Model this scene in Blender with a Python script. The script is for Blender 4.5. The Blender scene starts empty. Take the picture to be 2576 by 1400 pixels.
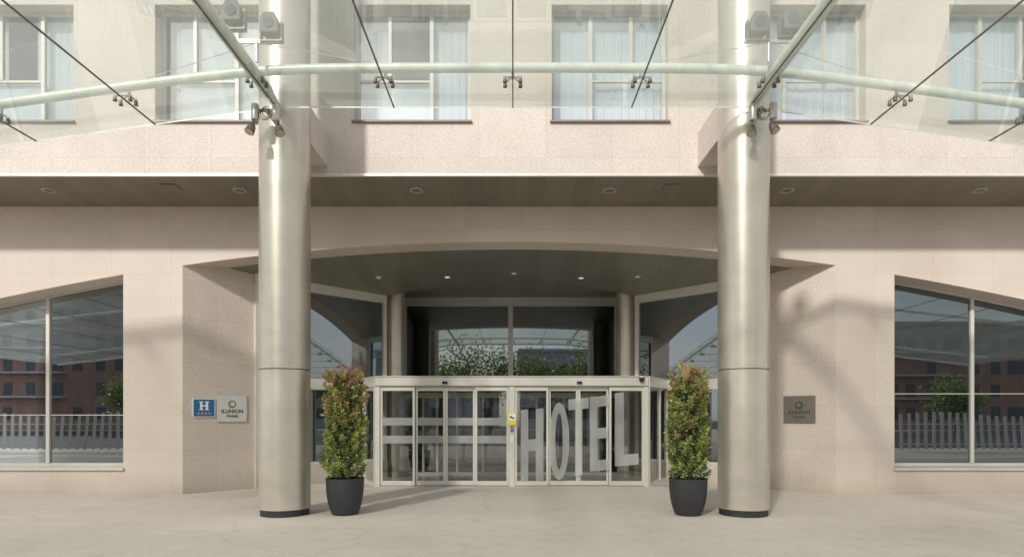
import bpy, math, random
import numpy as np
from mathutils import Vector, Matrix
random.seed(7); rng=np.random.default_rng(7)
F=1600.0; HZ=1045.0; CXP=1290.0; EYE=1.6
def X(px,D): return (px-CXP)/F*D
def Z(py,D): return EYE+(HZ-py)/F*D
COL=bpy.context.scene.collection
# ------------------------------------------------------------ materials
def new_mat(name):
    m=bpy.data.materials.new(name); m.use_nodes=True
    nt=m.node_tree
    for n in list(nt.nodes): nt.nodes.remove(n)
    out=nt.nodes.new('ShaderNodeOutputMaterial')
    return m,nt,out
def N(nt,t,**kw):
    n=nt.nodes.new(t)
    for k,v in kw.items(): setattr(n,k,v)
    return n
def L(nt,a,b): nt.links.new(a,b)
def principled(nt,out,col=(.5,.5,.5),rough=.5,metal=0.0,spec=.5):
    b=N(nt,'ShaderNodeBsdfPrincipled')
    b.inputs['Base Color'].default_value=(*col,1); b.inputs['Roughness'].default_value=rough
    b.inputs['Metallic'].default_value=metal; b.inputs['Specular IOR Level'].default_value=spec
    L(nt,b.outputs[0],out.inputs[0]); return b
def pos(nt): return N(nt,'ShaderNodeNewGeometry').outputs['Position']
def noise(nt,vec,scale,detail=4,rough=.55):
    n=N(nt,'ShaderNodeTexNoise'); n.inputs['Scale'].default_value=scale
    n.inputs['Detail'].default_value=detail; n.inputs['Roughness'].default_value=rough
    L(nt,vec,n.inputs['Vector']); return n.outputs['Fac']
def ramp(nt,fac,stops):
    r=N(nt,'ShaderNodeValToRGB'); e=r.color_ramp.elements
    while len(e)<len(stops): e.new(.5)
    for i,(p,c) in enumerate(stops):
        e[i].position=p; e[i].color=(*c,1) if len(c)==3 else c
    L(nt,fac,r.inputs[0]); return r.outputs[0]
def mixc(nt,a,b,fac,mode='MULTIPLY'):
    m=N(nt,'ShaderNodeMix'); m.data_type='RGBA'; m.blend_type=mode
    if isinstance(fac,(int,float)): m.inputs['Factor'].default_value=fac
    else: L(nt,fac,m.inputs['Factor'])
    for s,v in ((m.inputs['A'],a),(m.inputs['B'],b)):
        if isinstance(v,tuple): s.default_value=(*v,1)
        else: L(nt,v,s)
    return m.outputs['Result']
def math_(nt,op,a,b=None):
    m=N(nt,'ShaderNodeMath'); m.operation=op
    for i,v in enumerate((a,b)):
        if v is None: continue
        if isinstance(v,(int,float)): m.inputs[i].default_value=v
        else: L(nt,v,m.inputs[i])
    return m.outputs[0]
def bump(nt,b,h,strength,dist=.01):
    n=N(nt,'ShaderNodeBump'); n.inputs['Strength'].default_value=strength; n.inputs['Distance'].default_value=dist
    L(nt,h,n.inputs['Height']); L(nt,n.outputs[0],b.inputs['Normal'])
def granite(name,base,jw=1.2,jh=.9,jdark=.84):
    m,nt,out=new_mat(name); b=principled(nt,out,rough=.62,spec=.3)
    p=pos(nt)
    sp=noise(nt,p,52,3,.85); s=ramp(nt,sp,[(.34,(.62,.595,.58)),(.45,(.90,.89,.885)),(.55,(1.02,1.02,1.02)),(.68,(1.13,1.13,1.12))])
    lg=noise(nt,p,.5,6,.62); l=ramp(nt,lg,[(.3,(.90,.88,.86)),(.7,(1.05,1.05,1.05))])
    sep=N(nt,'ShaderNodeSeparateXYZ'); L(nt,p,sep.inputs[0])
    u=math_(nt,'ADD',sep.outputs[0],sep.outputs[1])
    cb=N(nt,'ShaderNodeCombineXYZ'); L(nt,u,cb.inputs[0]); L(nt,sep.outputs[2],cb.inputs[1])
    br=N(nt,'ShaderNodeTexBrick'); br.offset=0.0; br.inputs['Scale'].default_value=1
    br.inputs['Brick Width'].default_value=jw; br.inputs['Row Height'].default_value=jh
    br.inputs['Mortar Size'].default_value=.005; br.inputs['Mortar Smooth'].default_value=.3
    br.inputs['Color1'].default_value=(.95,.95,.95,1); br.inputs['Color2'].default_value=(1.03,1.025,1.015,1)
    br.inputs['Mortar'].default_value=(jdark,)*3+(1,)
    L(nt,cb.outputs[0],br.inputs['Vector'])
    mr=N(nt,'ShaderNodeMapRange'); mr.inputs[1].default_value=0; mr.inputs[2].default_value=.45; mr.inputs[3].default_value=1; mr.inputs[4].default_value=0
    zz=math_(nt,'ADD',sep.outputs[2],math_(nt,'MULTIPLY',noise(nt,p,2.5,5,.65),-.35)); zz=math_(nt,'ADD',zz,.17); L(nt,zz,mr.inputs[0])
    c=mixc(nt,base,s,1.0); c=mixc(nt,c,l,1.0); c=mixc(nt,c,br.outputs['Color'],1.0)
    c=mixc(nt,c,(.84,.81,.78),mr.outputs[0])
    L(nt,c,b.inputs['Base Color']); bump(nt,b,sp,.12,.004)
    return m
M_GRAN=granite('pink_granite',(.625,.555,.492))
M_GRAN2=granite('pale_granite',(.615,.56,.51),1.22,1.05)
def planks(name,base,w,metal=.0,rough=.5):
    m,nt,out=new_mat(name); b=principled(nt,out,rough=rough,metal=metal)
    p=pos(nt); sep=N(nt,'ShaderNodeSeparateXYZ'); L(nt,p,sep.inputs[0])
    q=math_(nt,'DIVIDE',sep.outputs[0],w); fr=math_(nt,'FRACT',q); ln=math_(nt,'LESS_THAN',fr,.035)
    fl=math_(nt,'FLOOR',q); wn=N(nt,'ShaderNodeTexWhiteNoise'); wn.noise_dimensions='1D'; L(nt,fl,wn.inputs['W'])
    v=ramp(nt,wn.outputs['Value'],[(0,(.90,.90,.89)),(1,(1.08,1.07,1.06))])
    lg=ramp(nt,noise(nt,p,.9,4),[(.3,(.88,.88,.88)),(.7,(1.08,1.08,1.08))])
    c=mixc(nt,base,v,1.0); c=mixc(nt,c,lg,1.0); c=mixc(nt,c,(.6,.6,.6),ln)
    L(nt,c,b.inputs['Base Color']); return m
M_SOFFIT=planks('olive_soffit_panels',(.205,.185,.142),.30,.1,.45)
M_CEIL=planks('entrance_ceiling_panels',(.21,.205,.162),.30,.1,.4)
def metal(name,col,metal_,rough,var=.08,scale=2.0,zs=.35):
    m,nt,out=new_mat(name); b=principled(nt,out,col,rough,metal_)
    tc=N(nt,'ShaderNodeTexCoord').outputs['Object']
    mp=N(nt,'ShaderNodeMapping'); mp.inputs['Scale'].default_value=(1,1,zs); L(nt,tc,mp.inputs['Vector'])
    n=noise(nt,mp.outputs[0],scale,5,.6)
    r=ramp(nt,n,[(.3,(1-var*1.5,)*3),(.7,(1+var,)*3)]); L(nt,mixc(nt,col,r,1.0),b.inputs['Base Color'])
    rr=N(nt,'ShaderNodeMapRange'); rr.inputs[3].default_value=max(.05,rough-.08); rr.inputs[4].default_value=rough+.1
    L(nt,n,rr.inputs[0]); L(nt,rr.outputs[0],b.inputs['Roughness'])
    return m
M_COLM=metal('champagne_column_metal',(.575,.53,.46),.6,.34,.07,1.6,1.6)
M_ALU=metal('champagne_aluminium',(.68,.65,.59),.3,.36,.05)
M_FRAMEW=metal('window_frame_paint',(.56,.535,.49),.1,.45,.05)
M_TUBE=metal('painted_tube',(.62,.65,.58),.1,.4,.14,5)
M_STEEL=metal('stainless_steel',(.55,.53,.48),.6,.3,.15,10)
M_DARKST=metal('weathered_dark_fitting',(.17,.155,.13),.5,.45,.3,12)
M_SEAL=metal('joint_sealant',(.13,.13,.125),.0,.6,.2,6)
M_BLACK=metal('black_rubber',(.025,.026,.028),.0,.6,.2,6)
M_POT=metal('anthracite_pot',(.028,.029,.032),.0,.5,.15,4)
M_SILL=metal('dark_sill',(.20,.165,.145),.2,.5)
M_LAMP=metal('grey_floodlight_body',(.11,.115,.11),.1,.6,.2,8)
M_PLATE=metal('brushed_plate',(.66,.65,.61),.5,.35,.05,3)
M_BRONZE=metal('bronze_plate',(.19,.165,.135),.5,.45,.1,3)
M_DKTXT=metal('dark_lettering',(.06,.05,.045),.0,.5)
M_OLIVE=metal('olive_emblem',(.24,.22,.09),.0,.5)
M_BLUE=metal('blue_sign_enamel',(.010,.13,.30),.0,.35,.04)
M_WHITE=metal('white_paint',(.78,.78,.76),.0,.5,.03)
M_RAIL=metal('grey_railing_paint',(.55,.55,.54),.1,.5,.1)
M_RED=metal('red_star_paint',(.62,.25,.16),.0,.5,.03)
M_YEL=metal('yellow_sign',(.80,.62,.03),.0,.45,.03)
M_SOIL=metal('soil',(.05,.035,.025),.0,.9,.3,30)
M_BARK=metal('bark',(.10,.075,.055),.0,.85,.3,20)
M_INT=metal('dark_interior',(.12,.11,.10),.0,.7,.2,1)
M_INTL=metal('lobby_wall',(.36,.32,.27),.0,.6,.35,1)
M_INTF=metal('lobby_floor',(.50,.46,.41),.0,.25,.2,1)
M_LENS=metal('floodlight_lens',(.05,.053,.056),.0,.65,.1,3)
def curtain_mat():
    m,nt,out=new_mat('sheer_curtain'); b=principled(nt,out,(.74,.77,.80),.85)
    tc=N(nt,'ShaderNodeTexCoord').outputs['Object']
    n=noise(nt,tc,1.1,3); L(nt,ramp(nt,n,[(.3,(.80,.85,.88)),(.7,(.90,.92,.93))]),b.inputs['Base Color']); return m
M_CURT=curtain_mat()
def glass(name,tint,gloss,dif=0.0,difcol=(.7,.75,.7),fres=.6):
    m,nt,out=new_mat(name)
    t=N(nt,'ShaderNodeBsdfTransparent'); t.inputs[0].default_value=(*tint,1)
    g=N(nt,'ShaderNodeBsdfGlossy'); g.inputs['Roughness'].default_value=.01; g.inputs['Color'].default_value=(.93,.96,.97,1)
    lw=N(nt,'ShaderNodeLayerWeight'); lw.inputs['Blend'].default_value=.35
    f=math_(nt,'ADD',math_(nt,'MULTIPLY',lw.outputs['Fresnel'],fres),gloss)
    mx=N(nt,'ShaderNodeMixShader'); L(nt,f,mx.inputs[0]); L(nt,t.outputs[0],mx.inputs[1]); L(nt,g.outputs[0],mx.inputs[2])
    last=mx.outputs[0]
    if dif>0:
        d=N(nt,'ShaderNodeBsdfDiffuse'); d.inputs[0].default_value=(*difcol,1)
        tr=N(nt,'ShaderNodeBsdfTranslucent'); tr.inputs[0].default_value=(*difcol,1)
        a=N(nt,'ShaderNodeMixShader'); a.inputs[0].default_value=.65; L(nt,d.outputs[0],a.inputs[1]); L(nt,tr.outputs[0],a.inputs[2])
        mp=N(nt,'ShaderNodeMapping'); mp.inputs['Scale'].default_value=(1.6,.4,1); L(nt,pos(nt),mp.inputs['Vector'])
        n=noise(nt,mp.outputs[0],.9,3,.5)
        fr=N(nt,'ShaderNodeMapRange'); fr.inputs[1].default_value=.3; fr.inputs[2].default_value=.7
        fr.inputs[3].default_value=dif*.7; fr.inputs[4].default_value=dif*1.3; L(nt,n,fr.inputs[0])
        m2=N(nt,'ShaderNodeMixShader'); L(nt,fr.outputs[0],m2.inputs[0]); L(nt,last,m2.inputs[1]); L(nt,a.outputs[0],m2.inputs[2]); last=m2.outputs[0]
    L(nt,last,out.inputs[0]); return m
M_CANG=glass('canopy_glass',(.93,.97,.93),.03,.19,(.86,.94,.86),.25)
M_DOORG=glass('door_glass',(.80,.83,.82),.13,.0)
M_UPG=glass('upper_window_glass',(.93,.96,.98),.16,0)
M_FROST=glass('frosted_film',(.8,.8,.8),.02,.72,(.93,.94,.92),.1)
def darkglass():
    m,nt,out=new_mat('dark_reflective_glass')
    d=N(nt,'ShaderNodeBsdfDiffuse'); d.inputs[0].default_value=(.008,.010,.011,1)
    g=N(nt,'ShaderNodeBsdfGlossy'); g.inputs['Roughness'].default_value=.008; g.inputs['Color'].default_value=(.84,.92,.96,1)
    lw=N(nt,'ShaderNodeLayerWeight'); lw.inputs['Blend'].default_value=.4
    f=math_(nt,'ADD',math_(nt,'MULTIPLY',lw.outputs['Fresnel'],.5),.22)
    n=N(nt,'ShaderNodeBump'); n.inputs['Strength'].default_value=.03; n.inputs['Distance'].default_value=.02
    L(nt,noise(nt,pos(nt),.8,1),n.inputs['Height']); L(nt,n.outputs[0],g.inputs['Normal'])
    mx=N(nt,'ShaderNodeMixShader'); L(nt,f,mx.inputs[0]); L(nt,d.outputs[0],mx.inputs[1]); L(nt,g.outputs[0],mx.inputs[2]); L(nt,mx.outputs[0],out.inputs[0]); return m
M_DG=darkglass()
def emis(name,col,s):
    m,nt,out=new_mat(name); e=N(nt,'ShaderNodeEmission'); e.inputs[0].default_value=(*col,1); e.inputs[1].default_value=s
    L(nt,e.outputs[0],out.inputs[0]); return m
M_LIT=emis('lit_lamp',(1,.93,.8),1.5)
M_DIM=emis('dim_lamp',(1,.93,.82),.45)
def leafmat():
    m,nt,out=new_mat('leaf'); a=N(nt,'ShaderNodeAttribute'); a.attribute_name='leafcol'
    b=N(nt,'ShaderNodeBsdfPrincipled'); b.inputs['Roughness'].default_value=.34; L(nt,a.outputs['Color'],b.inputs['Base Color'])
    t=N(nt,'ShaderNodeBsdfTranslucent'); L(nt,mixc(nt,a.outputs['Color'],(1.4,1.4,.85),1.0),t.inputs[0])
    mx=N(nt,'ShaderNodeMixShader'); mx.inputs[0].default_value=.3; L(nt,b.outputs[0],mx.inputs[1]); L(nt,t.outputs[0],mx.inputs[2]); L(nt,mx.outputs[0],out.inputs[0]); return m
M_LEAF=leafmat()
def groundmat():
    m,nt,out=new_mat('worn_concrete_paving'); b=principled(nt,out,rough=.85,spec=.2); p=pos(nt)
    base=(.635,.565,.505)
    n1=noise(nt,p,.4,6,.6)
    a=ramp(nt,n1,[(.3,(.89,.88,.87)),(.5,(.98,.98,.98)),(.72,(1.04,1.04,1.035))])
    s=ramp(nt,noise(nt,p,3.0,8,.75),[(.32,(.89,.885,.88)),(.5,(1,1,1)),(.7,(1.04,1.04,1.04))])
    f=noise(nt,p,55,3,.8); fs=ramp(nt,f,[(.34,(.66,.65,.64)),(.5,(1,1,1)),(.66,(1.08,1.08,1.07)),(.74,(1.3,1.3,1.28))])
    v=N(nt,'ShaderNodeTexVoronoi'); v.feature='DISTANCE_TO_EDGE'; v.inputs['Scale'].default_value=.17
    w=N(nt,'ShaderNodeVectorMath'); w.operation='ADD'; nn=N(nt,'ShaderNodeTexNoise'); nn.inputs['Scale'].default_value=.9; nn.inputs['Detail'].default_value=4; L(nt,p,nn.inputs['Vector'])
    L(nt,p,w.inputs[0]); L(nt,nn.outputs['Color'],w.inputs[1]); L(nt,w.outputs[0],v.inputs['Vector'])
    cr=ramp(nt,v.outputs['Distance'],[(0,(.70,.68,.66)),(.004,(1,1,1))])
    bl=N(nt,'ShaderNodeTexVoronoi'); bl.inputs['Scale'].default_value=14; L(nt,p,bl.inputs['Vector'])
    bs=ramp(nt,bl.outputs['Distance'],[(0,(1.5,1.5,1.46)),(.09,(1,1,1))])
    c=mixc(nt,base,a,1.0); c=mixc(nt,c,s,1.0); c=mixc(nt,c,fs,1.0); c=mixc(nt,c,cr,.45)
    sep=N(nt,'ShaderNodeSeparateXYZ'); L(nt,p,sep.inputs[0])
    yy=math_(nt,'ADD',sep.outputs[1],math_(nt,'MULTIPLY',noise(nt,p,.9,6,.7),2.2)); yy=math_(nt,'ADD',yy,math_(nt,'MULTIPLY',sep.outputs[0],-.06))
    mr=N(nt,'ShaderNodeMapRange'); mr.inputs[1].default_value=9.6; mr.inputs[2].default_value=10.9; mr.inputs[3].default_value=1; mr.inputs[4].default_value=0; L(nt,yy,mr.inputs[0])
    old=mixc(nt,mixc(nt,c,(.89,.89,.895),1.0),bs,.9)
    c=mixc(nt,c,old,mr.outputs[0],'MIX')
    L(nt,c,b.inputs['Base Color']); bump(nt,b,f,.3,.006); return m
M_GROUND=groundmat()
def simple(name,col,sc=8,var=.15,rough=.85):
    return metal(name,col,0,rough,var,sc)
M_ASPH=simple('asphalt',(.05,.05,.052),20)
M_BRICK=simple('red_brick_render',(.36,.22,.17),1)
M_PALEB=simple('pale_blue_render',(.50,.52,.58),1)
M_BGWIN=simple('background_window',(.06,.07,.08),1,rough=.2)
# ------------------------------------------------------------ mesh builder
ORIG={}
class MB:
    def __init__(s): s.v=[]; s.f=[]
    def add(s,vs,fs):
        o=len(s.v); s.v+= [tuple(v) for v in vs]; s.f+=[tuple(i+o for i in f) for f in fs]
    def box(s,x0,x1,y0,y1,z0,z1):
        s.add([(x0,y0,z0),(x1,y0,z0),(x1,y1,z0),(x0,y1,z0),(x0,y0,z1),(x1,y0,z1),(x1,y1,z1),(x0,y1,z1)],
              [(0,3,2,1),(4,5,6,7),(0,1,5,4),(1,2,6,5),(2,3,7,6),(3,0,4,7)])
        return s
    def obox(s,p0,p1,a,b,z0,z1,z0b=None,z1b=None):
        z0b=z0 if z0b is None else z0b; z1b=z1 if z1b is None else z1b
        d=Vector((p1[0]-p0[0],p1[1]-p0[1])); d.normalize(); n=Vector((-d.y,d.x))
        q=[Vector(p0)+n*a,Vector(p1)+n*a,Vector(p1)+n*b,Vector(p0)+n*b]
        lo=(z0,z0b,z0b,z0); hi=(z1,z1b,z1b,z1)
        s.add([(v.x,v.y,l) for v,l in zip(q,lo)]+[(v.x,v.y,h) for v,h in zip(q,hi)],[(0,3,2,1),(4,5,6,7),(0,1,5,4),(1,2,6,5),(2,3,7,6),(3,0,4,7)])
        return s
    def quad(s,a,b,c,d): s.add([a,b,c,d],[(0,1,2,3)]); return s
    def cyl(s,p0,p1,r0,r1=None,n=16,cap=True):
        r1=r0 if r1 is None else r1
        p0=Vector(p0);p1=Vector(p1); d=(p1-p0).normalized()
        u=d.orthogonal().normalized(); w=d.cross(u)
        vs=[];fs=[]
        for p,r in((p0,r0),(p1,r1)):
            for i in range(n):
                a=2*math.pi*i/n; vs.append(p+(u*math.cos(a)+w*math.sin(a))*r)
        for i in range(n): j=(i+1)%n; fs.append((i,j,n+j,n+i))
        if cap: fs.append(tuple(range(n-1,-1,-1))); fs.append(tuple(range(n,2*n)))
        s.add(vs,fs); return s
    def lathe(s,c,prof,n=40,cap0=True,cap1=True):
        vs=[];fs=[];k=len(prof)
        for r,z in prof:
            for i in range(n):
                a=2*math.pi*i/n; vs.append((c[0]+r*math.cos(a),c[1]+r*math.sin(a),c[2]+z))
        for q in range(k-1):
            for i in range(n): j=(i+1)%n; fs.append((q*n+i,q*n+j,(q+1)*n+j,(q+1)*n+i))
        if cap0: fs.append(tuple(range(n-1,-1,-1)))
        if cap1: fs.append(tuple(range((k-1)*n,k*n)))
        s.add(vs,fs); return s
    def tube(s,pts,r,n=12):
        pts=[Vector(p) for p in pts]; vs=[];fs=[];k=len(pts)
        for i,p in enumerate(pts):
            d=(pts[min(i+1,k-1)]-pts[max(i-1,0)]).normalized()
            ref=Vector((0,0,1)) if abs(d.z)<.9 else Vector((0,1,0))
            u=d.cross(ref).normalized(); w=u.cross(d)
            for j in range(n):
                a=2*math.pi*j/n; vs.append(p+(u*math.cos(a)+w*math.sin(a))*r)
        for q in range(k-1):
            for j in range(n): l=(j+1)%n; fs.append((q*n+j,q*n+l,(q+1)*n+l,(q+1)*n+j))
        fs.append(tuple(range(n-1,-1,-1))); fs.append(tuple(range((k-1)*n,k*n)))
        s.add(vs,fs); return s
    def build(s,name,mat,parent=None,smooth=False,bevel=0):
        o=ORIG.get(parent.name,(0,0,0)) if parent else None
        if parent: vs=[(v[0]-o[0],v[1]-o[1],v[2]-o[2]) for v in s.v]
        else:
            xs=[v[0] for v in s.v]; ys=[v[1] for v in s.v]; zs=[v[2] for v in s.v]
            o=((min(xs)+max(xs))/2,(min(ys)+max(ys))/2,min(zs)); vs=[(v[0]-o[0],v[1]-o[1],v[2]-o[2]) for v in s.v]
        me=bpy.data.meshes.new(name); me.from_pydata(vs,[],s.f); me.update()
        ob=bpy.data.objects.new(name,me); COL.objects.link(ob)
        if mat: me.materials.append(mat)
        if parent: ob.parent=parent
        else: ob.location=o
        ORIG[ob.name]=o
        if smooth:
            for p in me.polygons: p.use_smooth=True
            try: me.set_sharp_from_angle(angle=math.radians(40))
            except Exception: pass
        if bevel:
            b=ob.modifiers.new('b','BEVEL'); b.width=bevel; b.segments=2; b.limit_method='ANGLE'
        return ob
def thing(name,loc,label,cat,group=None):
    e=bpy.data.objects.new(name,None); COL.objects.link(e); e.location=loc; e.empty_display_size=.2
    ORIG[e.name]=tuple(loc); e['label']=label; e['category']=cat
    if group: e['group']=group
    return e
def tag(o,label=None,cat=None,group=None,kind=None):
    if label:o['label']=label
    if cat:o['category']=cat
    if group:o['group']=group
    if kind:o['kind']=kind
    return o
# ------------------------------------------------------------ ground
g=MB(); g.quad((-200,-200,0),(200,-200,0),(200,200,0),(-200,200,0)); tag(g.build('ground',M_GROUND),kind='structure')
g=MB(); g.quad((-200,-40,.004),(200,-40,.004),(200,-4.5,.004),(-200,-4.5,.004)); tag(g.build('road',M_ASPH),kind='structure')
# ------------------------------------------------------------ hotel
DW=13.0; DF=11.6
ZB=Z(520,DW); ZF=Z(437,DF)
AL,AR=-6.75,6.6
def arch(x): return 5.15-(x+.05)**2/93.0
hotel=thing('hotel_building',(0,13,0),'pink granite hotel facade with arched recessed entrance and overhanging upper floor','building')
WLx=X(310,DW); WRx=X(2250,DW)
def wtop(dx): return Z(690,DW)-.172*dx-.008*dx*dx
SILL=.54
xs=sorted(set([-17,-14.0,WLx,AL,AR,WRx,14.0,17]+list(np.linspace(-14,WLx,14))+list(np.linspace(AL,AR,49))+list(np.linspace(WRx,14,14))))
w=MB()
RV=.6
for a,b in zip(xs[:-1],xs[1:]):
    if b-a<1e-6: continue
    m=(a+b)/2
    def span(za,zb):
        w.quad((a,DW,za),(b,DW,zb),(b,DW,ZB+.05),(a,DW,ZB+.05))
    if -14<m<WLx:
        ta,tb=wtop(WLx-a),wtop(WLx-b); span(ta,tb); w.quad((a,DW,0),(b,DW,0),(b,DW,SILL-.05),(a,DW,SILL-.05))
        w.quad((a,DW,ta),(a,DW+RV,ta),(b,DW+RV,tb),(b,DW,tb))
    elif WRx<m<14:
        ta,tb=wtop(a-WRx),wtop(b-WRx); span(ta,tb); w.quad((a,DW,0),(b,DW,0),(b,DW,SILL-.05),(a,DW,SILL-.05))
        w.quad((a,DW,ta),(a,DW+RV,ta),(b,DW+RV,tb),(b,DW,tb))
    elif AL<m<AR:
        span(arch(a),arch(b)); w.quad((a,DW,arch(a)),(a,DW+RV,arch(a)),(b,DW+RV,arch(b)),(b,DW,arch(b)))
    else: span(0,0)
for xx in (-14,WLx,WRx,14):
    zt_=wtop(0 if xx in(WLx,WRx) else 6); w.quad((xx,DW,SILL-.05),(xx,DW+RV,SILL-.05),(xx,DW+RV,zt_),(xx,DW,zt_))
LW0,LW1=(AL,DW),(X(640,14.0),14.0)
RW0,RW1=(AR,DW),(5.6,14.0)
for p0,p1 in((LW0,LW1),(RW0,RW1)):
    w.quad((p0[0],p0[1],0),(p1[0],p1[1],0),(p1[0],p1[1],5.3),(p0[0],p0[1],5.3))
w.build('lower_wall',M_GRAN,hotel)
wins=[X(p,DF) for p in (-108,390,890,1388,1885,2388)]; WW=X(293,DF)-X(0,DF); ZW0=Z(305,DF); ZW1=Z(12,DF)
RU=.3; ztop=13.5
xs=[-17]; 
for a in wins: xs+=[a,a+WW]
xs+=[17]
w=MB()
for i,(a,b) in enumerate(zip(xs[:-1],xs[1:])):
    if i%2==0: w.quad((a,DF,ZF),(b,DF,ZF),(b,DF,ztop),(a,DF,ztop))
    else:
        w.quad((a,DF,ZF),(b,DF,ZF),(b,DF,ZW0),(a,DF,ZW0)); w.quad((a,DF,ZW1),(b,DF,ZW1),(b,DF,10.2),(a,DF,10.2)); w.quad((a,DF,12.2),(b,DF,12.2),(b,DF,ztop),(a,DF,ztop))
        for z0,z1 in((ZW0,ZW1),(10.2,12.2)):
            w.quad((a,DF,z0),(a,DF+RU,z0),(a,DF+RU,z1),(a,DF,z1)); w.quad((b,DF,z0),(b,DF+RU,z0),(b,DF+RU,z1),(b,DF,z1))
            w.quad((a,DF,z1),(a,DF+RU,z1),(b,DF+RU,z1),(b,DF,z1)); w.quad((a,DF,z0),(a,DF+RU,z0),(b,DF+RU,z0),(b,DF,z0))
w.quad((-17,DF,ztop),(17,DF,ztop),(17,26,ztop),(-17,26,ztop))
w.build('upper_wall',M_GRAN2,hotel)
w=MB().box(-16.9,16.9,DF+1.2,DF+1.3,ZB+.1,ztop-.1).build('room_backing',M_INT,hotel)
w=MB(); 
for s in(-1,1): w.quad((17*s,DF,ZF),(17*s,26,ZF),(17*s,26,ztop),(17*s,DF,ztop)); w.quad((17*s,DW,0),(17*s,26,0),(17*s,26,ZF),(17*s,DW,ZF))
w.quad((-17,26,0),(17,26,0),(17,26,ztop),(-17,26,ztop)); w.build('side_wall',M_GRAN,hotel)
w=MB(); w.quad((-17,DF+.02,ZF),(-17,DW+.02,ZB),(17,DW+.02,ZB),(17,DF+.02,ZF)); so=w.build('soffit',M_SOFFIT,hotel)
MB().box(-17,17,DF-.02,DF+.04,ZF-.045,ZF+.0).build('edge_trim',M_ALU,hotel)
for px in(440,1685):
    D=12.3; x=X(px,D); z=ZF+(ZB-ZF)*(D-DF)/(DW-DF)
    w=MB(); w.add([(x-.16,D-.3,z-.012+.03),(x+.16,D-.3,z-.012+.03),(x+.16,D,z-.012),(x-.16,D,z-.012)],[(0,1,2,3)]); w.build('access_hatch',M_SOFFIT,hotel)
for k,a in enumerate(wins):
  for (z0,z1) in ((ZW0,ZW1),(10.2,12.2)):
    if z0>10 : 
        MB().box(a,a+WW,DF+RU-.02,DF+RU,z0,z1).build('window',M_UPG,hotel); continue
    b=a+WW; y0=DF+RU-.07; y1=DF+RU-.01; t=.055; m=MB()
    m.box(a,a+t,y0,y1,z0,z1).box(b-t,b,y0,y1,z0,z1).box(a+t,b-t,y0,y1,z1-t,z1).box(a+t,b-t,y0,y1,z0,z0+t)
    zt=z0+(z1-z0)*.40; lm=a+WW*.655; um=a+WW*.29
    if k>=3: lm=a+WW*.345; um=a+WW*.70
    m.box(lm-.035,lm+.035,y0,y1,z0+t,z1-t)
    m.box(um-.03,um+.03,y0,y1,zt+.02,z1-t)
    if k<3: m.box(a+t,lm-.035,y0+.01,y1,zt-.02,zt+.02)
    else: m.box(lm+.035,b-t,y0+.01,y1,zt-.012,zt+.02)
    fr=m.build('window',M_FRAMEW,hotel)
    m=MB(); m.quad((a+t,y1-.02,z0+t),(b-t,y1-.02,z0+t),(b-t,y1-.02,z1-t),(a+t,y1-.02,z1-t)); m.build('pane',M_UPG,fr)
    MB().box(a-.03,b+.03,DF-.05,DF+RU-.07,z0-.03,z0+.004).build('sill',M_SILL,fr)
    spans={0:[(0,.30),(.55,1)],1:[(.03,1)],2:[(0,.28),(.66,1)],3:[(0,1)],4:[(0,1)],5:[(0,.75)]}[k]
    m=MB()
    for u0,u1 in spans:
        n=int(60*(u1-u0))+4; ph=random.random()*6
        pr=None
        for i in range(n+1):
            x=a+WW*(u0+(u1-u0)*i/n); yy=DF+RU+.10+.007*math.sin(i*1.35+ph)+.005*math.sin(i*3.1)+.006*math.sin(i*.4+ph)
            if pr: m.quad((pr[0],pr[1],z0-.1),(x,yy,z0-.1),(x,yy,z1+.1),(pr[0],pr[1],z1+.1))
            pr=(x,yy)
    if k in(0,2):
        m.quad((a,DF+RU+.04,z0),(lm,DF+RU+.04,z0),(lm,DF+RU+.04,zt),(a,DF+RU+.04,zt))
    if k==1:
        m.quad((a+.3,DF+RU+.03,z0),(b,DF+RU+.03,z0),(b,DF+RU+.03,z1-.25),(a+.3,DF+RU+.03,z1-.25))
    m.build('curtain',M_CURT,fr,smooth=True)
def downlight(x,y,z,parent,r=.11,lens=None,name='downlight'):
    m=MB().lathe((x,y,z),[(r*.72,-.005),(r*.75,-.022),(r,-.018),(r*1.02,.0),(r*1.02,.02)],24,False,False)
    o=m.build(name,M_STEEL,parent,smooth=True)
    MB().lathe((x,y,z),[(r*.73,-.006),(r*.3,-.003)],20,False,True).build('lamp_lens',lens or M_DARKST,o)
for px in(124,603,1048,1533,1980,2465):
    D=12.25; downlight(X(px,D),D,ZF+(ZB-ZF)*(D-DF)/(DW-DF)-.0,hotel,.13)
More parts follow.
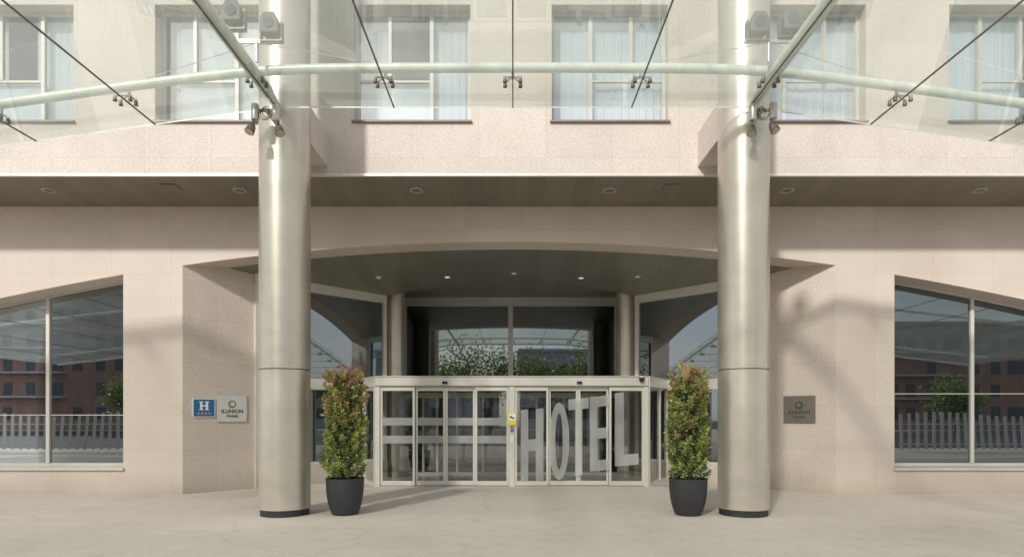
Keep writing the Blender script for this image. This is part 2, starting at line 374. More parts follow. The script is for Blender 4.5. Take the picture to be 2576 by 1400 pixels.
for sgn,x0 in((-1,WLx),(1,WRx)):
    yy=DW+RV-.08; N_=14; m=MB(); xe=14*sgn
    dxs=np.linspace(0,abs(xe-x0),N_+1)
    for d0,d1 in zip(dxs[:-1],dxs[1:]):
        a=x0+sgn*d0;b=x0+sgn*d1
        m.add([(a,yy-.02,wtop(d0)-.05),(b,yy-.02,wtop(d1)-.05),(b,yy-.02,wtop(d1)+.01),(a,yy-.02,wtop(d0)+.01)],[(0,1,2,3)])
    t=.05
    m.box(min(x0,x0+sgn*t),max(x0,x0+sgn*t),yy-.03,yy+.03,SILL,wtop(0)); m.box(min(x0,xe),max(x0,xe),yy-.028,yy+.03,SILL,SILL+.06)
    mul=[X(130,DW+RV),X(130,DW+RV)-1.95] if sgn<0 else [X(2436,DW+RV),X(2436,DW+RV)+1.95]
    for q in mul: m.box(q-.035,q+.035,yy-.045,yy+.03,SILL+.06,wtop(abs(q-x0)))
    fr=m.build('arched_window',M_FRAMEW,hotel)
    m=MB()
    for d0,d1 in zip(dxs[:-1],dxs[1:]):
        a=x0+sgn*d0;b=x0+sgn*d1; m.quad((a,yy,SILL),(b,yy,SILL),(b,yy,wtop(d1)),(a,yy,wtop(d0)))
    m.build('pane',M_DG,fr)
    z=Z(1043,DW+RV) if sgn<0 else Z(990,DW+RV); MB().box(min(x0+sgn*t,xe),max(x0+sgn*t,xe),yy-.012,yy-.004,z-.008,z+.008).build('glazing_bar',M_FRAMEW,fr)
    MB().box(min(x0-sgn*.02,xe),max(x0-sgn*.02,xe),DW-.05,yy-.03,SILL-.055,SILL).build('sill',M_GRAN2,fr,bevel=.006)
# recess
DG=19.4; BL=(X(970,DG),DG); BR=(X(1600,DG),DG); CZ=Z(748,DG)
DS=16.4; SL_=(X(970,DS),DS); SR_=(X(1600,DS),DS)
def lerp(a,b,t): return a+(b-a)*t
def xl(y):
    if y<14: return lerp(LW0[0],LW1[0],y-13)
    if y<DS: return lerp(LW1[0],SL_[0],(y-14)/(DS-14))
    return lerp(SL_[0],BL[0],(y-DS)/(DG-DS))
def xr(y):
    if y<14: return lerp(RW0[0],RW1[0],y-13)
    if y<DS: return lerp(RW1[0],SR_[0],(y-14)/(DS-14))
    return lerp(SR_[0],BR[0],(y-DS)/(DG-DS))
ZS=Z(748,DS)
def ceilz(x,y):
    f=(y-13.6)/(DG-13.6); zc=lerp(5.15,CZ,f); c=(xl(y)+xr(y))/2; hf=(xr(y)-xl(y))/2
    ze=lerp(arch(xl(13.6)),4.70,(y-13.6)/.4) if y<14 else (lerp(4.70,ZS,(y-14)/(DS-14)) if y<DS else lerp(ZS,CZ,(y-DS)/(DG-DS)))
    return zc-(zc-ze)*((x-c)/hf)**2
m=MB(); ys=[13.6,13.8,14,14.6,15.2,15.8,DS,17.2,18,18.8,DG+.02]; nx=40
vid=[]
for y in ys:
    row=[]
    for i in range(nx+1):
        x=lerp(xl(y),xr(y),i/nx); e=-.04 if i==0 else (.04 if i==nx else 0)
        m.v.append((x+e,y,ceilz(x,y))); row.append(len(m.v)-1)
    vid.append(row)
for r0,r1 in zip(vid[:-1],vid[1:]):
    for i in range(nx): m.f.append((r0[i],r1[i],r1[i+1],r0[i+1]))
m.build('entrance_ceiling',M_CEIL,hotel,smooth=True)
for i,px in enumerate((952,1125,1293,1462,1605)):
    D=15.9 if i in(1,2,3) else 15.2; x=X(px,D); downlight(x,D,ceilz(x,D)-.006,hotel,.095,lens=M_LIT if i in(1,3) else M_DIM)
TR0,TR1=2.22,2.47; SG=.47
HA,HB=4.50,Z(762,DS)
for p0,p1,pb,sg in((LW1,SL_,BL,1),(RW1,SR_,BR,-1)):
    P=lambda t:(p0[0]+(p1[0]-p0[0])*t,p0[1]+(p1[1]-p0[1])*t)
    H=lambda t:HA+(HB-HA)*t
    a,b=(-.06,.04) if sg>0 else (-.04,.06)
    m=MB()
    for t0,t1 in((0,.022),(.29,.315),(.975,1)): 
        m.obox(P(t0),P(t1),a,b,SG,TR0); m.obox(P(t0),P(t1),a,b,TR1,H(t0),None,H(t1))
    m.obox(P(0),P(1),a*1.3,b*1.3,TR0,TR1); m.obox(P(0),P(1),a*1.2,b*1.2,H(0)-.01,4.95,H(1)-.01,4.95)
    m.obox(P(.022),P(.29),a,b,SG,SG+.05); m.obox(P(.315),P(.975),a,b,SG,SG+.05)
    fr=m.build('side_glazing',M_ALU,hotel)
    m=MB(); m.quad((*P(0),SG),(*P(1),SG),(*P(1),H(1)+.02),(*P(0),H(0)+.02)); m.build('pane',M_DG,fr)
    m=MB(); m.obox(P(0),P(1),a*1.5,b*1.5,0,SG); m.build('plinth',M_GRAN,fr)
    q0=(p1[0]-sg*.03,p1[1]+.05); q1=(pb[0]-sg*.03,pb[1])
    MB().obox(q0,q1,-.03,.03,0,4.9,0,5.6).build('return_wall',M_ALU,hotel)
m=MB(); xa,xb=BL[0],BR[0]; xm=X(1284.5,DG); ZT=Z(770,DG)
m.box(xa,xb,DG-.05,DG+.05,ZT,CZ+.3).box(xa,xb,DG-.06,DG+.05,2.22,2.50).box(xm-.07,xm+.07,DG-.055,DG+.05,2.50,ZT)
for q in(X(1021,DG),X(1548,DG)): m.box(q-.03,q+.03,DG-.045,DG+.05,2.5,ZT)
fr=m.build('fanlight_glazing',M_ALU,hotel)
m=MB(); m.quad((xa,DG,2.5),(xb,DG,2.5),(xb,DG,ZT),(xa,DG,ZT)); m.build('pane',M_DG,fr)
DI=16.75
for px in(995,1575): MB().lathe((X(px,DI),DI,0),[(.24,0),(.24,5.4)],32).build('inner_column',M_COLM,hotel,smooth=True)
m=MB(); m.quad((-3.9,14.46,.006),(3.8,14.46,.006),(3.8,27,.006),(-3.9,27,.006)); m.build('lobby_floor',M_INTF,hotel)
m=MB().box(-6,6,25.5,25.6,0,3.2).box(-6.1,-6,19.5,25.5,0,3.2).box(6,6.1,19.5,25.5,0,3.2).box(-6,6,19.46,25.5,2.9,3.0)
m.build('lobby_wall',M_INTL,hotel)
for bx in((-4,-1.2,23.6,24.2,0,1.1),(1.4,4,24,24.6,0,1.1)): MB().box(*bx).build('reception_counter',M_INT,hotel,bevel=.02)
for bx in((-.4,.4,22.5,22.9,0,2.9),(2.3,2.6,21.6,21.9,0,2.9),(-2.9,-2.6,21.6,21.9,0,2.9)): MB().box(*bx).build('lobby_pillar',M_INTL,hotel)
COLS=((X(717,10.36),10.36),(X(1870,10.36),10.36))
for (cx,cy),sg in zip(COLS,(1,-1)):
    xi=-3.37 if sg>0 else 3.37; xo=cx-sg*.33
    MB().box(min(xi,xo),max(xi,xo),cy,DF+.01,Z(420,DF),Z(335,DF)).build('support_beam',M_GRAN2,hotel,bevel=.008)
# ------------------------------------------------------------ columns
for (cx,cy) in COLS:
    c=thing('column',(cx,cy,0),'tall round champagne metal column standing on paving','column','round columns carrying the canopy')
    sz=Z(926,9.96); R_=.400
    MB().lathe((cx,cy,0),[(R_-.005,.105),(R_,.11),(R_,sz-.009),(R_-.009,sz-.006),(R_-.009,sz+.006),(R_,sz+.009),(R_,6.0)],72,True,False).build('shaft',M_COLM,c,smooth=True)
    MB().lathe((cx,cy,sz),[(R_-.008,-.005),(R_-.008,.005)],72,False,False).build('joint',M_BLACK,c)
    MB().lathe((cx,cy,0),[(R_,6.0),(R_,8.9),(R_-.006,8.905),(R_-.006,8.912),(R_,8.917),(R_,12.8)],72,False,True).build('upper_shaft',M_COLM,c,smooth=True)
    MB().lathe((cx,cy,0),[(.38,0),(.38,.107)],64).build('base_ring',M_BLACK,c,smooth=True)
# ------------------------------------------------------------ canopy
DB=9.9; ZC=Z(270,DB); XB=3.68; SL=.14
def cz(x):
    a=abs(x); return ZC-max(0,min(a,11.1)-XB)*SL-max(0,a-11.1)*.115
can=thing('glass_canopy',(0,9.5,6.3),'curved steel and glass canopy with spider fittings above the entrance','canopy')
jx=[0,1.85,3.68,5.57,7.42,9.27,11.1,12.95,14.8,16.65,18.5,20.35,22.2]; jx=[-v for v in jx[:0:-1]]+jx
Y0=-4.0
for a,b in zip(jx[:-1],jx[1:]):
    m=MB(); e=.010
    m.add([(a+e,Y0,cz(a)),(b-e,Y0,cz(b)),(b-e,DB,cz(b)),(a+e,DB,cz(a))],[(0,1,2,3)])
    m.build('glass_panel',M_CANG,can)
    m=MB(); m.add([(a+e,DB,cz(a)-.010),(b-e,DB,cz(b)-.010),(b-e,DB,cz(b)+.010),(a+e,DB,cz(a)+.010)],[(0,1,2,3)]); m.build('panel_edge',M_TUBE,can)
for x in jx: MB().box(x-.0085,x+.0085,Y0,DB,cz(x)-.010,cz(x)+.010).build('joint_seal',M_SEAL,can)
MB().tube([(x,Y0,cz(x)) for x in np.linspace(-22.2,22.2,61)],.05,8).build('front_edge_tube',M_TUBE,can,smooth=True)
DT=9.23
ROWS=(DT,4.6,-2.8)
def tz(x): return cz(x)+Z(171,DT)-ZC
def tzs(x):
    k=.8; a=abs(x)-XB
    return Z(171,DT)-SL*(.5*(a+math.sqrt(a*a+k*k))-.06)+(max(0,abs(x)-11.1)*.025)
for dt in ROWS:
    MB().tube([(x,dt,tzs(x)) for x in np.linspace(-22.2,22.2,111)],.068 if dt==DT else .045,16).build('cross_tube',M_TUBE,can,smooth=True)
for (cx,cy) in COLS:
    m=MB(); zz=ZC+.14
    m.cyl((cx,cy-.80,zz-.03),(cx,5.4,zz),.09,.08,20)
    m.cyl((cx,5.4,zz),(cx,Y0+.1,zz-.05),.08,.035,20)
    m.cyl((cx,cy-.80,zz-.03),(cx,cy-.38,zz-.07),.092,.055,20)
    m.build('main_tube',M_TUBE,can,smooth=True)
for x in jx:
    for dt in ROWS:
        if abs(x)>12 and dt!=DT: continue
        m=MB(); z1=tz(x)-.05; z0=cz(x)-.03
        m.cyl((x,dt,z1+.03),(x,dt,z0+.13),.02,.02,10)
        for sx in(-1,1):
            for sy in (-1,1):
                if sy==1 and dt>6: sy=.35
                m.cyl((x,dt,z0+.14),(x+sx*.11,dt+sy*.10-.05,z0+.06),.014,.011,8)
                q=(x+sx*.11,dt+sy*.10-.05,z0); m.cyl((q[0],q[1],z0+.07),(q[0],q[1],z0-.012),.02,.03,12)
        m.build('spider_fitting',M_DARKST,can,smooth=True)
for sg in(-1,1):
    m=MB(); px=sg*3.62; m.cyl((px,9.0,ZC+.2),(px,9.0,Z(100,9.0)),.025,.022,12)
    m.box(px-.34,px+.34,8.99,9.03,Z(108,9.0),Z(100,9.0))
    m.build('lamp_post_bracket',M_STEEL,can,smooth=True)
    m=MB()
    m.cyl((px,9.0,Z(108,9)),(sg*1.9,DT,tz(0)+.05),.006,.006,6); m.cyl((px,9.0,Z(108,9)),(sg*5.5,DT,tz(5.5)+.04),.006,.006,6)
    m.build('tie_rod',M_STEEL,can)
for px,py in((683,72),(590,42),(1905,70),(1987,62)):
    D=9.0; x=X(px,D); z=Z(py,D)
    f=thing('floodlight',(x,D,z),'grey weatherproof floodlight on a post above the glass canopy','floodlight','floodlights above the canopy')
    m=MB(); pr=[(-.13,-.12),(.13,-.12),(.13,.07),(.08,.17),(-.08,.17),(-.13,.07)]
    vs=[(x+a,D-.12,z+b) for a,b in pr]+[(x+a*.8,D+.14,z+b*.8) for a,b in pr]; n=6
    m.add(vs,[tuple(range(n)),tuple(range(2*n-1,n-1,-1))]+[(i,n+i,n+(i+1)%n,(i+1)%n) for i in range(n)])
    m.box(x-.03,x+.03,D-.02,D+.04,z-.2,z-.12)
    m.build('body',M_LAMP,f,bevel=.015)
    MB().cyl((x,D-.122,z+.02),(x,D-.135,z+.02),.075,.075,24).build('lens',M_LENS,f,smooth=True)
    MB().box(x-.16,x-.138,D-.05,D+.05,z-.18,z+.08).box(x+.138,x+.16,D-.05,D+.05,z-.18,z+.08).box(x-.16,x+.16,D-.05,D+.05,z-.20,z-.18).build('bracket',M_DARKST,f)
for (cx,cy),pl in zip(COLS,(((646,287),(698,290),(640,328),(703,332)),((1890,288),(1941,284),(1889,332),(1936,326)))):
    D=9.72
    f=thing('spotlight_cluster',(cx,D,Z(300,D)),'steel spotlight cluster with cylindrical cans and cables clamped to column','spotlight','spotlight clusters on the columns')
    m=MB()
    xs0,xs1=X(pl[0][0],D),X(pl[1][0],D)
    m.box(xs0,xs1,D-.02,D+.02,Z(278,D)-.02,Z(278,D)+.02); m.box((xs0+xs1)/2-.03,(xs0+xs1)/2+.03,D+.02,cy-.38,Z(278,D)-.03,Z(278,D)+.03)
    m.build('mounting_bar',M_STEEL,f,bevel=.004)
    for q in pl[:2]:
        x,z=X(q[0],D),Z(q[1],D)
        MB().lathe((x,D-.06,z-.13),[(.02,0),(.055,.01),(.058,.02),(.058,.23),(.05,.25),(.02,.255)],20).build('gear_can',M_STEEL,f,smooth=True)
    for q,tl in zip(pl[2:],(-.3,.45)):
        x,z=X(q[0],D),Z(q[1],D); d=Vector((tl*.6,-.35,-.8)).normalized(); p=Vector((x,D-.05,z+.07))
        m=MB(); m.cyl(p,p+d*.06,.035,.06,20).cyl(p+d*.06,p+d*.16,.06,.072,20,True); m.cyl(p-d*.01,Vector((x,D-.04,Z(q[1]-25,D))),.015,.015,8)
        m.build('spot_head',M_DARKST,f,smooth=True)
        MB().cyl(p+d*.161,p+d*.168,.062,.062,20).build('lens',M_STEEL,f)
    m=MB(); mid=(xs0+xs1)/2
    for k in range(3):
        pts=[]
        for i in range(11):
            a=i/10*math.pi*1.6-.5+k; pts.append((mid+math.cos(a)*.055*(1+.3*k)-.01,D-.03-.02*k,Z(283+k*6,D)+math.sin(a)*.075))
        m.tube(pts,.006,6)
    m.build('cable',M_BLACK,f,smooth=True)
# ------------------------------------------------------------ entrance vestibule
DD=14.46; ent=thing('entrance_vestibule',(0,DD,0),'champagne aluminium sliding door vestibule with frosted lettering','entrance')
x0,x1=X(945,DD),X(1630,DD); HZ0,HZ1=Z(972,DD),Z(945,DD)
S=[(x0,DD),(-3.87,15.76)]; T=[(x1,DD),(3.81,15.74)]
m=MB(); m.box(x0,x1,DD-.05,DD+.20,HZ0,HZ1); m.build('header',M_ALU,ent,bevel=.006)
m=MB(); m.box(x0-.0,x1+.0,DD-.065,DD-.05,HZ0+.01,HZ0+.025); m.box(x0,x1,DD-.06,DD-.05,HZ1-.03,HZ1-.02); m.build('header_trim',M_SILL,ent)
m=MB(); vs=[(x0,DD+.2),(x1,DD+.2),(T[1][0],T[1][1]),(SR_[0]-.05,DS),(BR[0]-.1,DG-.08),(BL[0]+.1,DG-.08),(SL_[0]+.05,DS),(S[1][0],S[1][1])]
n=8; m.add([(a,b,HZ0+.05) for a,b in vs]+[(a,b,HZ1-.02) for a,b in vs],[tuple(range(n-1,-1,-1)),tuple(range(n,2*n))]+[(i,(i+1)%n,n+(i+1)%n,n+i) for i in range(n)]); m.build('roof_slab',M_ALU,ent)
for (a,b),sg in((S,1),(T,-1)):
    P=lambda t:(a[0]+(b[0]-a[0])*t,a[1]+(b[1]-a[1])*t)
    m=MB()
    for t0,t1 in((0.0,.035),(.56,.59),(.965,1)): m.obox(P(t0),P(t1),-.04,.04,.09,HZ0)
    m.obox(P(0.0),P(1),-.05,.05,HZ0,HZ1-.004); m.obox(P(0),P(1),-.045,.045,0,.09)
    fr=m.build('side_screen',M_ALU,ent)
    m=MB(); m.quad((*P(.0),.08),(*P(1),.08),(*P(1),HZ0),(*P(0),HZ0)); m.build('pane',M_DOORG,fr)
pc=X(1287.5,DD)
for a,b in((pc-.065,pc+.065),(x0,x0+.10),(x1-.10,x1)): MB().box(a,b,DD-.045,DD+.12,0,HZ0).build('post',M_ALU,ent)
MB().box(x0+.1,x1-.1,DD-.03,DD+.15,.001,.012).build('floor_track',M_STEEL,ent)
def leaf(a,b,y,par,band,split=False):
    t=.05; z0,z1=.02,HZ0-.003; m=MB(); m.box(a,a+t,y-.02,y+.02,z0,z1).box(b-t,b,y-.02,y+.02,z0,z1).box(a+t,b-t,y-.02,y+.02,z1-.09,z1).box(a+t,b-t,y-.02,y+.02,z0,z0+.10)
    d=m.build('door',M_ALU,par,bevel=.004)
    m=MB(); m.quad((a+t,y,z0+.1),(b-t,y,z0+.1),(b-t,y,z1-.09),(a+t,y,z1-.09)); m.build('pane',M_DOORG,d)
    if band:
        for p0,p1 in((1050,1069),(1095,1114)):
            m=MB(); m.quad((a+t,y-.006,Z(p1,DD)),(b-t,y-.006,Z(p1,DD)),(b-t,y-.006,Z(p0,DD)),(a+t,y-.006,Z(p0,DD))); m.build('frosted_band',M_FROST,d)
for seg,band in(((957,1044,1120,1195,1280),True),((1295,1380,1455,1532,1620),False)):
    for i,(a,b) in enumerate(zip(seg[:-1],seg[1:])):
        outer=i in(0,3); y=DD if outer else DD+.07
        leaf(X(a,DD)+.002,X(b,DD)-.002,y,ent,band)
DV=17.2
m=MB()
for px in(1015,1065,1100,1150,1215,1284,1350,1418,1462,1505,1555):
    q=X(px,DV); m.box(q-.03,q+.03,DV-.03,DV+.03,0,2.22)
m.box(X(1000,DV),X(1570,DV),DV-.028,DV+.028,2.08,2.22).box(X(1000,DV),X(1570,DV),DV-.026,DV+.026,0,.08)
ind=m.build('inner_door_row',M_ALU,ent)
m=MB(); m.quad((X(1000,DV),DV,.08),(X(1570,DV),DV,.08),(X(1570,DV),DV,2.1),(X(1000,DV),DV,2.1)); m.build('pane',M_DOORG,ind)
def rect(a,b,c,d): return ([(a,c),(b,c),(b,d),(a,d)],[(0,1,2,3)])
def glyph(ch):
    o=[]
    if ch=='H': o=[rect(0,.33,0,1),rect(.67,1,0,1),rect(.33,.67,.42,.58)]
    if ch=='T': o=[rect(.34,.68,0,.86),rect(0,1,.86,1)]
    if ch=='E': o=[rect(0,.38,0,1),rect(.38,1,.86,1),rect(.38,.92,.43,.57),rect(.38,1,0,.14)]
    if ch=='L': o=[rect(0,.38,0,1),rect(.38,1,0,.15)]
    if ch=='O':
        n=36; v=[];f=[]
        for i in range(n):
            a=2*math.pi*i/n; v+=[(.5+.5*math.cos(a),.5+.5*math.sin(a)),(.5+.19*math.cos(a),.5+.36*math.sin(a))]
        for i in range(n): j=(i+1)%n; f.append((2*i,2*j,2*j+1,2*i+1))
        o=[(v,f)]
    return o
for ch,pa,pb,ya,yb,sh in(('H',1310,1367,1030,1211,-4),('O',1381,1432,1013,1208,-3),('T',1430,1481,1004,1197,-5),('E',1484,1534,998,1185,-5),('L',1547,1606,988,1172,-5)):
    m=MB(); yy=DD-.03
    for v,f in glyph(ch):
        vs=[]
        for u,t in v:
            px=pa+(pb-pa)*u; py=yb+(ya-yb)*t+sh*u
            vs.append((X(px,yy),yy,Z(py,yy)))
        m.add(vs,f)
    m.build('lettering',M_FROST,ent)
for px in(1120,1457):
    x=X(px,DD); z=Z(962,DD); MB().box(x-.06,x+.06,DD-.10,DD-.067,z-.03,z+.03).build('door_sensor',M_BLACK,ent,bevel=.012)
x=X(1612,DD); z=Z(953,DD)
sc=thing('security_camera',(x,DD-.1,z),'small black dome security camera fixed on the door header','camera')
m=MB().lathe((x,DD-.11,z),[(.02,-.075),(.045,-.055),(.055,-.02),(.055,0),(.065,.0),(.065,.03)],20); m.build('dome',M_BLACK,sc,smooth=True)
MB().box(x-.03,x+.03,DD-.10,DD-.051,z+.03,z+.06).build('mount',M_WHITE,sc)
yx=X(1288,DD-.06); yz0,yz1=Z(1068,DD-.06),Z(1037,DD-.06)
ys_=thing('yellow_notice',(yx,DD-.06,yz0),'small yellow warning notice fixed to the door post','sign')
MB().box(yx-.10,yx+.10,DD-.062,DD-.048,yz0,yz1).build('plate',M_YEL,ys_,bevel=.003)
m=MB(); m.box(yx-.075,yx+.075,DD-.068,DD-.063,yz0+.10,yz1-.03); m.build('white_panel',M_WHITE,ys_)
m=MB(); m.cyl((yx-.03,DD-.07,yz0+.19),(yx-.03,DD-.073,yz0+.19),.018,.018,12); m.add([(yx-.05,DD-.072,yz0+.165),(yx+.05,DD-.072,yz0+.135),(yx+.055,DD-.072,yz0+.16),(yx-.03,DD-.072,yz0+.2)],[(0,1,2,3)]); m.build('pictogram',M_BLACK,ys_)
ic=thing('intercom',(yx,DD-.05,1.3),'small grey entry button panel on the door post','intercom')
MB().box(yx-.035,yx+.035,DD-.07,DD-.046,yz0-.16,yz0-.02).build('case',M_DARKST,ic,bevel=.004)
MB().cyl((yx,DD-.071,yz0-.07),(yx,DD-.078,yz0-.07),.015,.015,12).build('button',M_STEEL,ic)
MB().box(yx-.03,yx+.03,DD-.06,DD-.046,Z(1112,DD),Z(1095,DD)).build('card_reader',M_WHITE,ic,bevel=.004)
# ------------------------------------------------------------ signs
def text_mesh(s,size,spacing=1.0,bold=0.0):
    cu=bpy.data.curves.new('t','FONT'); cu.body=s; cu.size=size; cu.align_x='CENTER'; cu.space_character=spacing; cu.offset=bold
    ob=bpy.data.objects.new('t',cu); COL.objects.link(ob); bpy.context.view_layer.update()
    me=bpy.data.meshes.new_from_object(ob.evaluated_get(bpy.context.evaluated_depsgraph_get()))
    v=[tuple(q.co) for q in me.vertices]; f=[tuple(p.vertices) for p in me.polygons]
    bpy.data.objects.remove(ob); bpy.data.meshes.remove(me); return v,f
class WallFrame:
    def __init__(s,p0,p1,nsgn):
        d=Vector((p1[0]-p0[0],p1[1]-p0[1])).normalized(); s.d=d; s.p0=Vector(p0); n=Vector((-d.y,d.x))*nsgn; s.n=n
    def at(s,u,z,o): q=s.p0+s.d*u+s.n*o; return (q.x,q.y,z)
    def slab(s,u0,u1,z0,z1,o0,o1):
        m=MB(); vs=[s.at(u0,z0,o0),s.at(u1,z0,o0),s.at(u1,z0,o1),s.at(u0,z0,o1),s.at(u0,z1,o0),s.at(u1,z1,o0),s.at(u1,z1,o1),s.at(u0,z1,o1)]
        m.add(vs,[(0,3,2,1),(4,5,6,7),(0,1,5,4),(1,2,6,5),(2,3,7,6),(3,0,4,7)]); return m
def hitu(p0,p1,px):
    k=(px-CXP)/F; dx,dy=p1[0]-p0[0],p1[1]-p0[1]; t=(k*p0[1]-p0[0])/(dx-k*dy); return t*math.hypot(dx,dy), p0[1]+t*dy
WL=WallFrame(LW0,LW1,-1)
u0,D0=hitu(LW0,LW1,484); u1,D1=hitu(LW0,LW1,540); Dm=(D0+D1)/2; z0,z1=Z(1048,Dm),Z(1002,Dm); uc=(u0+u1)/2
sg=thing('hotel_class_sign',WL.at(uc,z0,.0),'blue enamel hotel rating sign with white letter and four stars','sign')
WL.slab(u0,u1,z0,z1,.005,.025).build('white_border',M_WHITE,sg)
b=.014; WL.slab(u0+b,u1-b,z0+b,z1-b,.025,.028).build('blue_plate',M_BLUE,sg)
m=MB(); zc=z0+.235
for a,b_,c,d in((-.080,-.033,-.09,.09),(.033,.080,-.09,.09),(-.033,.033,-.013,.013),(-.100,-.080,.074,.09),(-.033,-.013,.074,.09),(.013,.033,.074,.09),(.080,.100,.074,.09),(-.100,-.080,-.09,-.074),(-.033,-.013,-.09,-.074),(.013,.033,-.09,-.074),(.080,.100,-.09,-.074)):
    m.add([WL.at(uc+a,zc+c,.031),WL.at(uc+b_,zc+c,.031),WL.at(uc+b_,zc+d,.031),WL.at(uc+a,zc+d,.031)],[(0,1,2,3)])
m.build('letter',M_WHITE,sg)
m=MB()
for i in range(4):
    c=uc-.11+i*.073; vs=[]
    for k in range(10):
        a=math.pi/2+k*math.pi/5; r=.034 if k%2==0 else .016; vs.append((c-uc+r*math.cos(a),r*math.sin(a)))
    m.add([WL.at(uc+p,z0+.075+q,.031) for p,q in vs],[tuple(range(10))])
m.build('stars',M_RED,sg)
def ring(m,W,uc,zc,r0,r1,o,n=30,off=0):
    vs=[];fs=[]
    for i in range(n):
        a=2*math.pi*i/n; vs+=[W.at(uc+r0*math.cos(a),zc+r0*math.sin(a),o),W.at(uc+off+r1*math.cos(a),zc+off+r1*math.sin(a),o)]
    for i in range(n): j=(i+1)%n; fs.append((2*i,2*j,2*j+1,2*i+1))
    m.add(vs,fs)
def plaque(W,p0,p1,pxa,pxb,pya,pyb,plate,ring_m,txt_m,label,flip):
    u0,D0=hitu(p0,p1,pxa); u1,D1=hitu(p0,p1,pxb); Dm=(D0+D1)/2; z0,z1=Z(pyb,Dm),Z(pya,Dm)
    if u0>u1: u0,u1=u1,u0
    uc=(u0+u1)/2; t=thing('wall_plaque',W.at(uc,z0,0),label,'sign','plaques beside the entrance')
    W.slab(u0,u1,z0,z1,.012,.028).build('plate',plate,t,bevel=.003)
    m=MB(); ring(m,W,uc,z0+.375,.085,.048,.031,off=.006); m.build('emblem',ring_m,t)
    m=MB(); s=-1 if flip else 1
    for tx,sz,zz,bo in(('ILUNION',.108,.19,.004),('Hotels',.088,.10,.003)):
        v,f=text_mesh(tx,sz,1.05,bo); m.add([W.at(uc+s*a[0],z0+zz+a[1],.031) for a in v],f)
    m.build('lettering',txt_m,t)
    m=MB()
    for a in(u0+.02,u1-.02):
        for z in(z0+.02,z1-.02): m.cyl(W.at(a,z,.028),W.at(a,z,.034),.007,.007,10)
    m.build('screw',M_STEEL,t)
plaque(WL,LW0,LW1,545,620,993,1060,M_PLATE,M_OLIVE,M_DKTXT,'pale brushed metal hotel plaque screwed to granite wall',False)
WR=WallFrame(RW0,RW1,1)
plaque(WR,RW0,RW1,1972,2052,995,1063,M_BRONZE,M_DKTXT,M_DKTXT,'dark bronze hotel plaque screwed to sunlit granite wall',True)
# ------------------------------------------------------------ leaves
def leaf_object(name,C,Dr,Ln,Wd,colr,parent,fold=.25):
    C=np.asarray(C);Dr=np.asarray(Dr);n=len(C)
    Dr=Dr/np.linalg.norm(Dr,axis=1,keepdims=True)
    R=rng.normal(size=(n,3)); S_=np.cross(Dr,R); S_/=np.linalg.norm(S_,axis=1,keepdims=True); U=np.cross(S_,Dr)
    Ln=np.asarray(Ln)[:,None];Wd=np.asarray(Wd)[:,None]
    V=np.stack([C,C+Dr*Ln*.45+S_*Wd*.5+U*Wd*fold,C+Dr*Ln-U*Ln*.08,C+Dr*Ln*.45-S_*Wd*.5+U*Wd*fold],axis=1)
    o=np.array(ORIG[parent.name]); V=V-o
    me=bpy.data.meshes.new(name); me.vertices.add(4*n); me.vertices.foreach_set('co',V.reshape(-1).astype(np.float32))
    idx=np.arange(n)[:,None]*4+np.array([0,1,2,0,2,3])[None]; idx=idx.reshape(-1).astype(np.int32)
    me.loops.add(6*n); me.loops.foreach_set('vertex_index',idx)
    me.polygons.add(2*n); me.polygons.foreach_set('loop_start',(np.arange(2*n)*3).astype(np.int32))
    try: me.polygons.foreach_set('loop_total',np.full(2*n,3,dtype=np.int32))
    except Exception: pass
    me.update(calc_edges=True)
    at=me.color_attributes.new('leafcol','FLOAT_COLOR','POINT')
    cc=np.ones((n,4,4),dtype=np.float32); cc[:,:,:3]=np.asarray(colr)[:,None,:]; cc[:,2,:3]*=1.15
    at.data.foreach_set('color',cc.reshape(-1)); me.materials.append(M_LEAF)
    ob=bpy.data.objects.new(name,me); COL.objects.link(ob); ob.parent=parent; ORIG[ob.name]=ORIG[parent.name]; return ob
